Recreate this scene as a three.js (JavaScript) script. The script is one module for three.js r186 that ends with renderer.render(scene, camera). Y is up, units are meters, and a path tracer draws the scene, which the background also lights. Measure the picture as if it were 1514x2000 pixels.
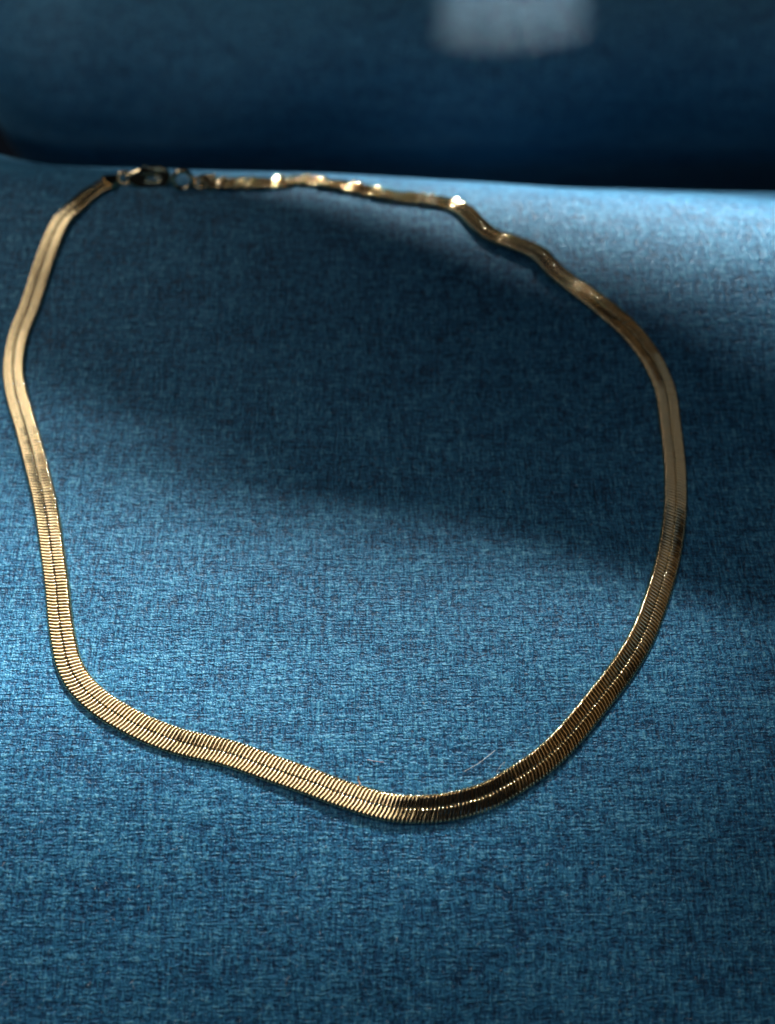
import * as THREE from 'three';
import { mergeGeometries, mergeVertices } from 'three/addons/utils/BufferGeometryUtils.js';
import { RectAreaLightUniformsLib } from 'three/addons/lights/RectAreaLightUniformsLib.js';

// ---------------------------------------------------------------- camera, background, exposure
const scene = new THREE.Scene();
scene.background = new THREE.Color().setRGB(0.003, 0.004, 0.006);
const CAM_Y = 0.153, CAM_Z = 0.2, PITCH = 65 * Math.PI / 180, FOV = 59.5;
const camera = new THREE.PerspectiveCamera(FOV, 775 / 1024, 0.01, 12);
camera.position.set(0, CAM_Y, CAM_Z);
camera.lookAt(0, CAM_Y - Math.tan(PITCH), CAM_Z - 1);
camera.focus = 0.156;
camera.userData.fStop = 7.5;
const renderer = new THREE.WebGLRenderer();
renderer.toneMapping = THREE.LinearToneMapping;
renderer.toneMappingExposure = 1;
renderer.shadowMap.enabled = true;
RectAreaLightUniformsLib.init();

// ---------------------------------------------------------------- helpers
const mm = 0.001;
function rng(seed) { let s = seed >>> 0; return () => { s = (s + 0x6d2b79f5) | 0; let t = Math.imul(s ^ (s >>> 15), 1 | s); t = (t + Math.imul(t ^ (t >>> 7), 61 | t)) ^ t; return ((t ^ (t >>> 14)) >>> 0) / 4294967296; }; }
const clamp = (v, a, b) => Math.min(b, Math.max(a, v)), mix = (a, b, f) => a + (b - a) * f;
const smooth = (a, b, v) => { const f = clamp((v - a) / (b - a), 0, 1); return f * f * (3 - 2 * f); };
function mesh(name, geometry, material, parent) { const m = new THREE.Mesh(geometry, material); m.name = name; m.castShadow = m.receiveShadow = true; parent.add(m); return m; }
function tag(o, label, category, group) { o.userData = { label, category }; if (group) o.userData.group = group; return o; }

// ---------------------------------------------------------------- unseen lamps outside the frame, placed to light the cushions and reflect in the gold
const housing = new THREE.MeshStandardMaterial({ color: 0x0a0a0b, roughness: 0.8 });
function unseenSoftbox(label, at, aim, w, h, color, radiance, glow) {
  const g = new THREE.Group(); g.name = 'unseen_softbox_lamp'; if (scene.getObjectByName('unseen_softbox_lamp')) g.name += '_' + String(++unseenSoftbox.n).padStart(3, '0');
  g.position.set(...at); g.lookAt(...aim); scene.add(g); tag(g, label, 'lamp');
  const shell = mesh('housing', new THREE.BoxGeometry(w + 0.04, h + 0.04, 0.08), housing, g); shell.position.z = -0.045;
  mesh('diffuser', new THREE.PlaneGeometry(w, h), new THREE.MeshStandardMaterial({ color: 0x1c1c1c, emissive: new THREE.Color(...color), emissiveIntensity: glow }), g);
  const l = new THREE.RectAreaLight(new THREE.Color(...color), radiance, w, h); l.position.set(...at); scene.add(l);
  const d = new THREE.Vector3(...aim).sub(l.position).normalize(); l.position.addScaledVector(d, 0.004); l.lookAt(...aim); l.name = 'unseen_softbox_light';
}
unseenSoftbox.n = 0;
const KEY_DIR = new THREE.Vector3(0.06, 0.53, -0.845).normalize(), AIM = new THREE.Vector3(0, -0.002, 0.1);
unseenSoftbox('unseen bright key lamp behind the cushions, out of the picture, placed to light them from the back', AIM.clone().addScaledVector(KEY_DIR, 2).toArray(), AIM.toArray(), 0.2, 0.2, [1, 0.98, 0.94], 1500, 4);  // out of view, lights the cushions and chain from behind
unseenSoftbox('unseen pale panel high up left, out of the picture, placed to reflect in the left of the chain', [-0.52, 0.93, -0.40], [-0.07, 0, 0.12], 0.5, 0.68, [1, 0.97, 0.91], 4.6, 0.1);  // out of view, turns the left of the chain pale
unseenSoftbox('unseen small dim golden panel high behind the right of the cushions, out of the picture, placed to reflect in the upper right of the chain', [0.22, 0.95, -0.86], [0.05, 0, 0.08], 0.36, 0.32, [1, 0.87, 0.55], 0.6, 0.02);  // out of view, for the olive gold of the upper right chain
unseenSoftbox('unseen little warm lamp high on the right, out of the picture, placed to glint orange in the chain', [0.445, 0.727, -0.43], [0.0546, 0, 0.13], 0.1, 0.1, [1, 0.56, 0.16], 12, 1);  // out of view, aimed to make the orange glint at mid right
unseenSoftbox('unseen narrow golden panel low behind the right of the cushions, out of the picture, placed to brighten the right of the chain', [0.332, 0.881, -0.575], [0.055, 0, 0.110], 0.2, 0.3, [1, 0.84, 0.52], 1.3, 0.02);  // unseen, gives the right-hand links their cream highlights
unseenSoftbox('unseen narrow warm panel high up right, out of the picture, placed to vary the reflections on the right of the chain', [0.418, 1.015, -0.255], [0.050, 0, 0.140], 0.34, 0.16, [1, 0.66, 0.32], 0.5, 0.02);  // unseen, breaks up the warm reflections down the right side
unseenSoftbox('unseen small warm panel almost overhead on the right, out of the picture, placed to reflect in the lower right of the chain', [0.235, 1.116, -0.023], [0.035, 0, 0.170], 0.2, 0.16, [1, 0.74, 0.46], 0.5, 0.02);  // unseen, a warm reflection for the lower right links
unseenSoftbox('added faint blue fill panel above the front, out of the picture', [-0.1, 1.3, 1.0], [0, 0, 0.1], 1.2, 0.8, [0.45, 0.72, 1], 0.4, 0.02);  // added fill, lifts the shaded fabric with blue
{   // a lattice between the key lamp and the cushion: unseen slats placed to throw the dark band across the loop and the shade on the front
  const g = new THREE.Group(); g.name = 'unseen_blocker'; scene.add(g); tag(g, 'unseen lattice whose slats shade the cushion, out of the picture', 'blocker');
  const slatDark = new THREE.MeshStandardMaterial({ color: 0x1a1613, roughness: 0.7 });
  const unseen_slat = (t, slope, away, wide, long = 0.7, x = 0) => {
    const X = new THREE.Vector3(1, 0, slope).normalize(), Z = KEY_DIR.clone().addScaledVector(X, -KEY_DIR.dot(X)).normalize(), Y = new THREE.Vector3().crossVectors(Z, X);
    const m = mesh('unseen_slat', new THREE.BoxGeometry(long, wide, 0.012), slatDark, g);
    m.quaternion.setFromRotationMatrix(new THREE.Matrix4().makeBasis(X, Y, Z)); m.position.set(x, -0.004, CAM_Z - t).addScaledVector(KEY_DIR, away);
  };
  unseen_slat(0.0995, 0.37, 0.25, 0.048, 0.4);
  unseen_slat(-0.081, -0.1, 0.36, 0.11, 0.33);
  for (const t of [0.048, 0.020, -0.008]) unseen_slat(t, 0.1, 0.4, 0.0038, 0.5);  // thin ones added to dim the key over the middle and front
  unseen_slat(0.289, 0, 0.3, 0.12, 0.32, -0.1285);  // out of view, placed to keep the key off the back cushion
  unseen_slat(0.289, 0, 0.3, 0.12, 0.32, 0.2015);  // likewise unseen; the gap between lets a patch of light through
}

// ---------------------------------------------------------------- seat surface
const KT = [-0.25, -0.10, -0.03, 0, 0.02, 0.04, 0.06, 0.08, 0.10, 0.12, 0.135, 0.148, 0.158, 0.17, 0.18, 0.195];
const PROFILE = [
  [-0.08, [-40, -27, -11, -3, 0, 0, -1, -2.5, -2.5, -0.5, 1.6, 2.2, -0.5, -11, -23, -48]],
  [0.0, [-40, -27, -11, -3, 0, 0, -1.5, -3.5, -3, -0.5, 1, 0, -4, -14, -26, -48]],
  [0.08, [-42, -28, -12, -4, -1, -1, -3, -4, -3, 0.5, 1, -2, -8.5, -20, -29, -50]],
];
function spline(ks, vs, t) {   // monotone-ish cubic through the knots
  let i = 0; while (i < ks.length - 2 && t > ks[i + 1]) i++;
  const sl = (a) => a < 0 || a >= ks.length - 1 ? null : (vs[a + 1] - vs[a]) / (ks[a + 1] - ks[a]);
  const d = (a) => { const p = sl(a - 1), q = sl(a); return p === null ? q : q === null ? p : (p + q) / 2; };
  const L = ks[i + 1] - ks[i], f = clamp((t - ks[i]) / L, -2, 2), f2 = f * f, f3 = f2 * f;
  return (2 * f3 - 3 * f2 + 1) * vs[i] + (f3 - 2 * f2 + f) * L * d(i) + (-2 * f3 + 3 * f2) * vs[i + 1] + (f3 - f2) * L * d(i + 1);
}
function seatHeight(x, t) {
  const v = PROFILE.map(([, p]) => spline(KT, p, t)), X = clamp(x, -0.12, 0.12) / 0.08;
  let y = mm * (v[0] * X * (X - 1) / 2 + v[1] * (1 - X * X) + v[2] * X * (X + 1) / 2);
  y += mm * (0.5 * Math.sin(x * 43 + t * 31 + 1) * Math.sin(t * 57 - x * 20 + 2) + 0.2 * Math.sin(x * 110 - t * 60) * Math.sin(t * 130 + x * 35));
  y += 0.026 * Math.exp(-(((x + 0.137) / 0.03) ** 2) - (((t - 0.182) / 0.018) ** 2));   // lobe rising behind the ridge at the far left
  return y;
}
const seatAt = (x, t) => new THREE.Vector3(x, seatHeight(x, t), CAM_Z - t);
function seatNormal(x, t) { const e = 0.0015, hx = (seatHeight(x + e, t) - seatHeight(x - e, t)) / (2 * e), ht = (seatHeight(x, t + e) - seatHeight(x, t - e)) / (2 * e); return new THREE.Vector3(-hx, 1, ht).normalize(); }

// ---------------------------------------------------------------- fabric: a heathered woven pile, computed
const TEX = 2048, TEX_M = 0.12;
function valueNoise(w, h, cx, cy, seed) {   // periodic value noise, cells of cx by cy pixels
  const nx = Math.round(w / cx), ny = Math.round(h / cy), r = rng(seed), lat = new Float32Array(nx * ny).map(() => r());
  const ix = new Int32Array(w), fx = new Float32Array(w), jx = new Int32Array(w);
  for (let x = 0; x < w; x++) { const u = x / w * nx, i = Math.floor(u), f = u - i; ix[x] = i % nx; jx[x] = (i + 1) % nx; fx[x] = f * f * (3 - 2 * f); }
  const out = new Float32Array(w * h);
  for (let y = 0; y < h; y++) {
    const v = y / h * ny, j = Math.floor(v), g = v - j, fy = g * g * (3 - 2 * g), r0 = (j % ny) * nx, r1 = ((j + 1) % ny) * nx;
    for (let x = 0, o = y * w; x < w; x++, o++) { const a = lat[r0 + ix[x]], b = lat[r0 + jx[x]], c = lat[r1 + ix[x]], d = lat[r1 + jx[x]], f = fx[x]; out[o] = (a + (b - a) * f) * (1 - fy) + (c + (d - c) * f) * fy; }
  }
  return out;
}
function fabricTextures() {
  const N = TEX, layers = [[3.0, 3.5, 1, 0.48], [14, 3.8, 2, 0.46], [3.8, 19, 3, 0.50], [70, 4.5, 4, 0.30], [4.5, 70, 5, 0.25], [20, 20, 7, 0.14], [150, 80, 8, 0.12]];
  const v = new Float32Array(N * N); let total = 0;
  for (const [cx, cy, seed, k] of layers) { const n = valueNoise(N, N, cx, cy, seed * 7919); for (let i = 0; i < v.length; i++) v[i] += k * (n[i] - 0.5); total += k * k; }
  const color = new Uint8Array(N * N * 4), bump = new Uint8Array(N * N * 4), s = 1 / (0.26 * Math.sqrt(total));
  const ramp = [[0.007, 0.023, 0.056], [0.012, 0.060, 0.138], [0.021, 0.131, 0.262], [0.047, 0.222, 0.380], [0.13, 0.36, 0.50]];
  const enc = (c) => Math.round(255 * (c <= 0.0031308 ? 12.92 * c : 1.055 * c ** (1 / 2.4) - 0.055));
  const r = rng(5);
  for (let i = 0, o = 0; i < v.length; i++, o += 4) {
    const q = clamp(0.49 + 0.25 * v[i] * s, 0, 0.9999), p = q * 4, a = Math.floor(p), f = p - a;
    for (let c = 0; c < 3; c++) color[o + c] = enc(mix(ramp[a][c], ramp[a + 1][c], f));
    color[o + 3] = bump[o + 3] = 255; bump[o] = bump[o + 1] = bump[o + 2] = Math.round(255 * clamp(q * 0.85 + r() * 0.15, 0, 1));
  }
  const tex = (data, srgb) => { const t = new THREE.DataTexture(data, N, N); t.wrapS = t.wrapT = THREE.RepeatWrapping; t.magFilter = THREE.LinearFilter; if (srgb) t.colorSpace = THREE.SRGBColorSpace; t.repeat.set(1 / TEX_M, 1 / TEX_M); t.needsUpdate = true; return t; };
  return [tex(color, true), tex(bump, false)];
}
const [fabricColor, fabricBump] = fabricTextures();
const fabric = new THREE.MeshPhysicalMaterial({ map: fabricColor, bumpMap: fabricBump, bumpScale: 0.00028, roughness: 0.4, specularIntensity: 0.85, specularColor: new THREE.Color(0.6, 0.9, 1), sheen: 0.7, sheenColor: new THREE.Color(0.3, 0.62, 0.8), sheenRoughness: 0.7 });

function gridMesh(name, us, vs, at, uvAt, material, parent) {
  const pos = [], uv = [], idx = [], W = us.length;
  for (const v of vs) for (const u of us) { const p = at(u, v); pos.push(p.x, p.y, p.z); uv.push(...uvAt(u, v)); }
  for (let j = 0; j < vs.length - 1; j++) for (let i = 0; i < W - 1; i++) { const a = j * W + i; idx.push(a, a + 1, a + W, a + 1, a + W + 1, a + W); }
  const g = new THREE.BufferGeometry(); g.setAttribute('position', new THREE.Float32BufferAttribute(pos, 3)); g.setAttribute('uv', new THREE.Float32BufferAttribute(uv, 2)); g.setIndex(idx); g.computeVertexNormals();
  return mesh(name, g, material, parent);
}
const steps = (a, b, n) => Array.from({ length: n + 1 }, (_, i) => a + (b - a) * i / n);
{
  const xs = [-0.42, ...steps(-0.40, -0.22, 24), ...steps(-0.219, 0.219, 250), ...steps(0.22, 0.40, 24), 0.42], ts = [-0.27, ...steps(-0.25, -0.06, 40), ...steps(-0.059, 0.195, 230), 0.197];
  const arc = new Map(); let s = 0, pt = ts[0], py = seatHeight(0, ts[0]);
  for (const t of ts) { const y = seatHeight(0, t); s += Math.hypot(t - pt, y - py); arc.set(t, s); pt = t; py = y; }
  const edge = (x, t) => Math.abs(x) > 0.41 || t < -0.26 || t > 0.196;
  tag(gridMesh('seat_cushion', xs, ts, (x, t) => { const p = seatAt(x, clamp(t, -0.25, 0.195)); if (edge(x, t)) p.y = -0.13; else p.y -= 0.06 * smooth(0.25, 0.4, Math.abs(x)) ** 2; return p; }, (x, t) => [x + 0.5, arc.get(t)], fabric, scene),
    'blue woven velvet cushion with soft waves under the gold necklace', 'cushion');
}
// cushion behind, its left end rounding away into the dark
{
  const prof = [[0.262, -0.15], [0.243, -0.12], [0.227, -0.092], ...[8, 18, 30, 45, 60, 75, 90, 105, 120, 140, 160].map((d) => [0.262 - 0.045 * Math.cos(d * Math.PI / 180), -0.079 + 0.045 * Math.sin(d * Math.PI / 180)]), [0.31, -0.08], [0.312, -0.14]];
  const curve = new THREE.CatmullRomCurve3(prof.map(([t, y]) => new THREE.Vector3(0, y, t)));
  const R = 0.05, len = curve.getLength();
  const at = (u, s) => {
    const p = curve.getPoint(s), xl = -0.147;
    let x = u, k = 1;
    if (u < R) { const a = (1 - u / R) * Math.PI / 2; x = R - R * Math.sin(a); k = Math.cos(a); }
    const X = xl + x, mid = 0.264, wob = 0.0014 * Math.sin(X * 30 + s * 5 + 0.4) + 0.0006 * Math.sin(X * 67 - s * 9 + 1);
    return new THREE.Vector3(X, p.y + wob - (1 - k) * 0.012, CAM_Z - 0.022 - (mid + (p.z - mid - (p.z < mid ? wob : -wob)) * Math.max(k, 0.001)));
  };
  tag(gridMesh('back_cushion', [...steps(0, R, 24), ...steps(R + 0.002, 0.42, 120)], steps(0, 1, 120), at, (u, s) => [u, s * len], fabric, scene),
    'dark blue cushion standing out of focus behind the seat', 'cushion');
}

// ---------------------------------------------------------------- necklace
const gold = new THREE.MeshStandardMaterial({ color: new THREE.Color().setRGB(0.93, 0.735, 0.435), metalness: 1, roughness: 0.1 });
// the lie of the chain on the cushion: millimetres across and millimetres in from the front
const LOOP = [[-62.5, 152.71], [-65.37, 150.23], [-68.37, 145.83], [-71.58, 140.52], [-73.44, 133.01], [-74.34, 128.35], [-75.77, 119.79], [-77.2, 112.32], [-77.04, 104.96], [-75.68, 99.56], [-72.08, 90.69], [-69.22, 83.64], [-65.24, 73.32], [-62.22, 63.54], [-60.11, 56.33], [-58.69, 51.02], [-57.05, 45.88], [-55.51, 42.04], [-53, 38.4], [-49.15, 35.09], [-45, 32.65], [-40.47, 30.48], [-34.92, 28.52], [-26.44, 26.59], [-20.08, 24.52], [-13.29, 22.31], [-6.48, 19.98], [0.67, 18.14], [7.61, 17.96], [12.15, 18.67], [16.83, 20.12], [21.09, 22.41], [25.82, 25.48], [30.07, 29.13], [35.86, 35.36], [41.32, 41.66], [45.07, 47.02], [48.3, 53.26], [51.77, 61.31], [53.89, 67.67], [55.5, 73.87], [56.4, 79.81], [56.81, 84.35], [57.02, 93.58], [56.88, 99.75], [55.62, 104.54], [53.9, 108.28], [50.5, 113.25], [46.71, 117.33], [41.61, 122.39], [36.52, 127.22], [32.47, 132.47], [27.11, 135.58], [22.75, 137.63], [19.34, 141.56], [17.66, 144.28], [15.04, 146.82], [11.53, 148.32], [5.54, 149.17], [0.12, 150.02], [-6.86, 152.02], [-12.38, 153.65], [-17.57, 154.73], [-20.87, 155.1], [-25.26, 153.41], [-29.88, 153.18], [-36.76, 152.7], [-39.99, 152.73]];
const path = new THREE.CatmullRomCurve3(LOOP.map(([x, t]) => new THREE.Vector3(x * mm, 0, t * mm)), false, 'centripetal');
const WIDTH = 4.6 * mm, PITCH_LINK = 0.66 * mm, RISE = 0.85 * mm;

function barGeometry(side, jitter) {   // one half of a link: a slanted pill, from the rim of the chain (s = 0) to its middle (s = 1)
  const S = [0, 0.012, 0.035, 0.065, 0.096, 0.126, 0.157, 0.183, 0.2, 0.4, 0.6, 0.8, 0.9, 0.913, 0.928, 0.943, 0.958, 0.97, 0.987, 1], Wd = [-1, -1, -0.78, -0.5, 0, 0.5, 0.78, 1, 1], half = WIDTH / 2, pos = [], idx = [];
  for (const s of S) {
    const d = half * s / mm, e = half * (1 - s) / mm;   // mm from the rim, mm from the middle
    const rim = d < 0.16 ? 1 - Math.sqrt(Math.max(0, 1 - (1 - d / 0.16) ** 2)) : 0, inner = e < 0.08 ? 1 - Math.sqrt(Math.max(0, 1 - (1 - e / 0.08) ** 2)) : 0;
    const z = side * (half * (1 - s) - 0.02 * mm), top = mm * (-0.3 * rim - 0.32 * Math.max(0, 0.42 - d) - 0.5 * Math.max(0, 0.42 - d) ** 2 - 0.08 * inner - 0.32 * Math.max(0, 0.2 - e) - 0.9 * Math.max(0, 0.2 - e) ** 2 + 0.03 * Math.sin(Math.PI * s));
    const wide = 0.288 * mm * (1 - 0.18 * rim - 1.9 * Math.max(0, 0.18 - e));
    const cx = -0.34 * z + side * 0.10 * mm * Math.sin(Math.PI * s) - 0.06 * mm * Math.sin(2 * Math.PI * s);
    Wd.forEach((w, k) => {
      const skirt = k === 0 || k === Wd.length - 1;
      pos.push(cx + w * wide, skirt ? -1.05 * mm : top - 0.012 * mm * w * w - 0.3 * mm * Math.max(0, Math.abs(w) - 0.5) + 0.012 * mm * w, z);
    });
  }
  const W = Wd.length;
  for (let j = 0; j < S.length - 1; j++) for (let i = 0; i < W - 1; i++) { const a = j * W + i, q = [a, a + 1, a + W, a + 1, a + W + 1, a + W]; idx.push(...(side > 0 ? [a, a + 1, a + W, a + 1, a + W + 1, a + W] : [a, a + W, a + 1, a + 1, a + W, a + W + 1])); }
  const g = new THREE.BufferGeometry(); g.setAttribute('position', new THREE.Float32BufferAttribute(pos, 3)); g.setIndex(idx); g.computeVertexNormals();
  return g;
}
const linkGeometry = mergeGeometries([barGeometry(1), barGeometry(-1)]);
{
  const necklace = new THREE.Group(); necklace.name = 'herringbone_necklace'; scene.add(necklace);
  tag(necklace, 'flat gold herringbone chain necklace lying in an open loop on the blue cushion', 'necklace');
  const r = rng(11), N = 4000, pts = path.getPoints(N), len = [0];
  const P3 = pts.map((p) => seatAt(p.x, p.z));
  for (let i = 1; i <= N; i++) len[i] = len[i - 1] + P3[i].distanceTo(P3[i - 1]);
  const count = Math.floor(len[N] / PITCH_LINK), frames = []; let k = 0;
  for (let i = 0; i < count; i++) {
    const L = (i + 0.5) * len[N] / count; while (k < N - 1 && len[k + 1] < L) k++;
    const f = (L - len[k]) / (len[k + 1] - len[k]), x = mix(pts[k].x, pts[k + 1].x, f), t = mix(pts[k].z, pts[k + 1].z, f);
    const a = Math.max(0, k - 12), b = Math.min(N, k + 13), T = P3[b].clone().sub(P3[a]).normalize(), n = seatNormal(x, t);
    const B = new THREE.Vector3().crossVectors(T, n).normalize(), Nn = new THREE.Vector3().crossVectors(B, T).normalize();
    const s = L / len[N], loose = 1 + 1.5 * smooth(0.70, 0.8, s) + 7.5 * smooth(0.84, 0.89, s), bank = 0.04 * Math.sin(s * 23 + 1) + 0.04 * Math.sin(s * 57) + (r() - 0.5) * 0.03 * loose + 0.16 * smooth(0.74, 0.80, s) * (1 - smooth(0.83, 0.88, s)) + 0.03 * smooth(0.84, 0.89, s);
    const q = new THREE.Quaternion().setFromRotationMatrix(new THREE.Matrix4().makeBasis(T, Nn, B));
    q.multiply(new THREE.Quaternion().setFromEuler(new THREE.Euler(bank, 0, 0.012 + (r() - 0.5) * 0.07 * loose)));
    frames.push({ p: seatAt(x, t).addScaledVector(Nn, RISE + 0.2 * mm * smooth(0.74, 0.8, s)), q, d: 0 });
  }
  console.log('chain length', len[N], 'links', count);
  frames.forEach((f) => { f.d = f.p.distanceTo(camera.position); });
  const near = new Set([...frames].sort((a, b) => a.d - b.d).slice(0, 300)), rest = [];
  frames.forEach((f) => {
    if (near.has(f)) { const m = mesh('link', linkGeometry, gold, necklace); m.position.copy(f.p); m.quaternion.copy(f.q); }
    else rest.push(linkGeometry.clone().applyMatrix4(new THREE.Matrix4().compose(f.p, f.q, new THREE.Vector3(1, 1, 1))));
  });
  mesh('chain_links', mergeGeometries(rest), gold, necklace).userData.kind = 'stuff';
  // end caps, clasp and rings
  const place = (o, across, deep, up, turn = [0, 0, 0]) => { const x = across * mm, t = deep * mm; o.position.copy(seatAt(x, t)).addScaledVector(seatNormal(x, t), up); o.rotation.set(...turn); return o; };
  const cap = () => { const sh = new THREE.Shape([[-1.3, -2.3], [0.9, -1.2], [1.5, -0.8], [1.5, 0.8], [0.9, 1.2], [-1.3, 2.3]].map(([a, b]) => new THREE.Vector2(a * mm, b * mm))); const g = new THREE.ExtrudeGeometry(sh, { depth: 1.1 * mm, bevelSize: 0.25 * mm, bevelThickness: 0.25 * mm, bevelSegments: 3, steps: 1 }); g.translate(0, 0, -0.55 * mm); g.rotateX(-Math.PI / 2); return g; };
  for (const [f, back] of [[frames[0], Math.PI], [frames[count - 1], 0]]) { const m = mesh('end_cap', cap(), gold, necklace); m.position.copy(f.p); m.quaternion.copy(f.q); m.rotateY(back); m.translateX(0.9 * mm); m.translateY(-0.35 * mm); }
  const torus = (R, w) => new THREE.TorusGeometry(R * mm, w * mm, 12, 48);
  place(mesh('connecting_ring', torus(1.35, 0.42), gold, necklace), -59.29, 153.41, 1.0 * mm, [-0.9, 0.3, 0]);
  const clasp = new THREE.Group(); clasp.name = 'lobster_clasp'; necklace.add(clasp);
  place(clasp, -53.64, 152.97, 1.5 * mm, [-0.62, 0.1, 0.02]); clasp.scale.setScalar(0.9);
  place(mesh('connecting_ring', torus(1.25, 0.42), gold, necklace), -42.34, 152.22, 0.8 * mm, [-1.2, 0.2, 0]);
  {
    const P = (a, b) => new THREE.Vector2(a * mm, b * mm), sh = new THREE.Shape(), h = new THREE.Path();
    sh.moveTo(-4.6 * mm, -0.7 * mm); sh.bezierCurveTo(-3 * mm, -2.2 * mm, 0, -2.6 * mm, 2.2 * mm, -2.3 * mm); sh.bezierCurveTo(5.4 * mm, -1.8 * mm, 5.6 * mm, 1.2 * mm, 3.4 * mm, 1.9 * mm);
    sh.bezierCurveTo(1.5 * mm, 2.4 * mm, -2.2 * mm, 2.0 * mm, -4.6 * mm, 0.7 * mm); sh.closePath();
    h.moveTo(-1.2 * mm, -0.9 * mm); h.bezierCurveTo(0.5 * mm, -1.4 * mm, 3.4 * mm, -1.3 * mm, 3.5 * mm, -0.1 * mm); h.bezierCurveTo(3.5 * mm, 0.8 * mm, 1 * mm, 0.8 * mm, -1.2 * mm, 0.5 * mm); h.closePath(); sh.holes.push(h);
    const g = new THREE.ExtrudeGeometry(sh, { depth: 0.1 * mm, bevelSize: 0.6 * mm, bevelThickness: 0.85 * mm, bevelSegments: 8, curveSegments: 20 }); g.translate(0, 0, -0.05 * mm);
    mesh('clasp_body', g, gold, clasp);
    const lv = new THREE.Shape([P(-2.2, 1.7), P(-1.2, 2.6), P(-0.6, 3.1), P(0, 2.5), P(3.0, 1.7), P(3.0, 1.2), P(-1.6, 1.1)]);
    const lg = new THREE.ExtrudeGeometry(lv, { depth: 0.5 * mm, bevelSize: 0.12 * mm, bevelThickness: 0.12 * mm, bevelSegments: 3 }); lg.translate(0, 0, 0.5 * mm); mesh('lever', lg, gold, clasp);
    const tr = mesh('clasp_eye', torus(0.75, 0.28), gold, clasp); tr.position.x = -5.1 * mm;
  }
  place(mesh('jump_ring', torus(2.1, 0.52), gold, necklace), -45.77, 151.27, 2.0 * mm, [-0.25, 0.25, 0]);
  necklace.children.filter((c) => c.name === 'link').forEach((c, i) => { if (i) c.name = 'link_' + String(i).padStart(3, '0'); });
}

// ---------------------------------------------------------------- fibres of the pile and lint
const seat = scene.getObjectByName('seat_cushion');
{
  const r = rng(77), geo = new THREE.TubeGeometry(new THREE.QuadraticBezierCurve3(new THREE.Vector3(0, -0.05, 0), new THREE.Vector3(0.1, 0.3, 0), new THREE.Vector3(0.75, 0.42, 0.15)), 3, 0.032, 3), N = 70000;
  const im = new THREE.InstancedMesh(geo, new THREE.MeshStandardMaterial({ roughness: 0.6 }), N); im.name = 'pile_fibre'; im.userData.kind = 'stuff'; im.castShadow = im.receiveShadow = true;
  const m = new THREE.Matrix4(), q = new THREE.Quaternion(), q2 = new THREE.Quaternion(), Y = new THREE.Vector3(0, 1, 0), c = new THREE.Color();
  for (let i = 0; i < N; i++) {
    const t = -0.02 + 0.14 * r(), x = (r() - 0.5) * 2 * (0.068 + 0.24 * t), n = seatNormal(x, t), L = (0.35 + 0.5 * r() ** 2) * mm, k = r();
    q.setFromUnitVectors(Y, n).multiply(q2.setFromAxisAngle(Y, r() * 6.283)); m.compose(seatAt(x, t), q, new THREE.Vector3(L, L * (0.5 + r()), L)); im.setMatrixAt(i, m);
    if (k < 0.9) c.setRGB(0.02 + 0.04 * r(), 0.12 + 0.14 * r(), 0.25 + 0.16 * r()); else if (k < 0.985) c.setRGB(0.3, 0.42, 0.5); else c.setRGB(0.62, 0.52, 0.45);
    im.setColorAt(i, c);
  }
  seat.add(im);
}
function lint(label, places, lift, radius, rgb) {
  const P = places.map(([x, t], i) => { return seatAt(x * mm, t * mm).add(new THREE.Vector3(0, lift[i] * mm, 0)); });
  const o = mesh('lint_fibre', new THREE.TubeGeometry(new THREE.CatmullRomCurve3(P), 24, radius * mm, 5), new THREE.MeshStandardMaterial({ color: new THREE.Color().setRGB(...rgb), roughness: 0.5 }), scene);
  if (lint.n++) o.name += '_' + String(lint.n - 1).padStart(3, '0'); tag(o, label, 'lint');
}
lint.n = 0;
lint('fine white hair lying slanted just inside the lowest curve of the necklace', [[12.74, 23.78], [15.18, 25.03], [18.02, 27.2]], [0.1, 0.9, 0.3], 0.05, [0.55, 0.6, 0.62]);
lint('short pinkish fibre lying flat left of the white hair inside the loop', [[-3.42, 25.7], [-1.88, 25.36], [-0.6, 25.28]], [0.2, 0.4, 0.1], 0.05, [0.5, 0.3, 0.3]);
lint('tiny salmon flake standing against the inner edge of the chain', [[-4.75, 22.9], [-4.83, 22.41], [-4.48, 21.75]], [0.8, 0.4, 0.1], 0.13, [0.6, 0.38, 0.3]);
lint('curled white hair touching the inner chain edge on the right of the lowest curve', [[18.09, 23.54], [18.56, 24.38], [19.46, 25.2], [19.26, 24.63]], [0.1, 0.6, 0.8, 0.3], 0.045, [0.5, 0.52, 0.52]);
lint('small pale bent fibre on the shaded front of the cushion', [[-15.79, -7.96], [-15.65, -7.1], [-15.1, -6.45]], [0.1, 0.7, 0.9], 0.05, [0.5, 0.45, 0.4]);

renderer.render(scene, camera);
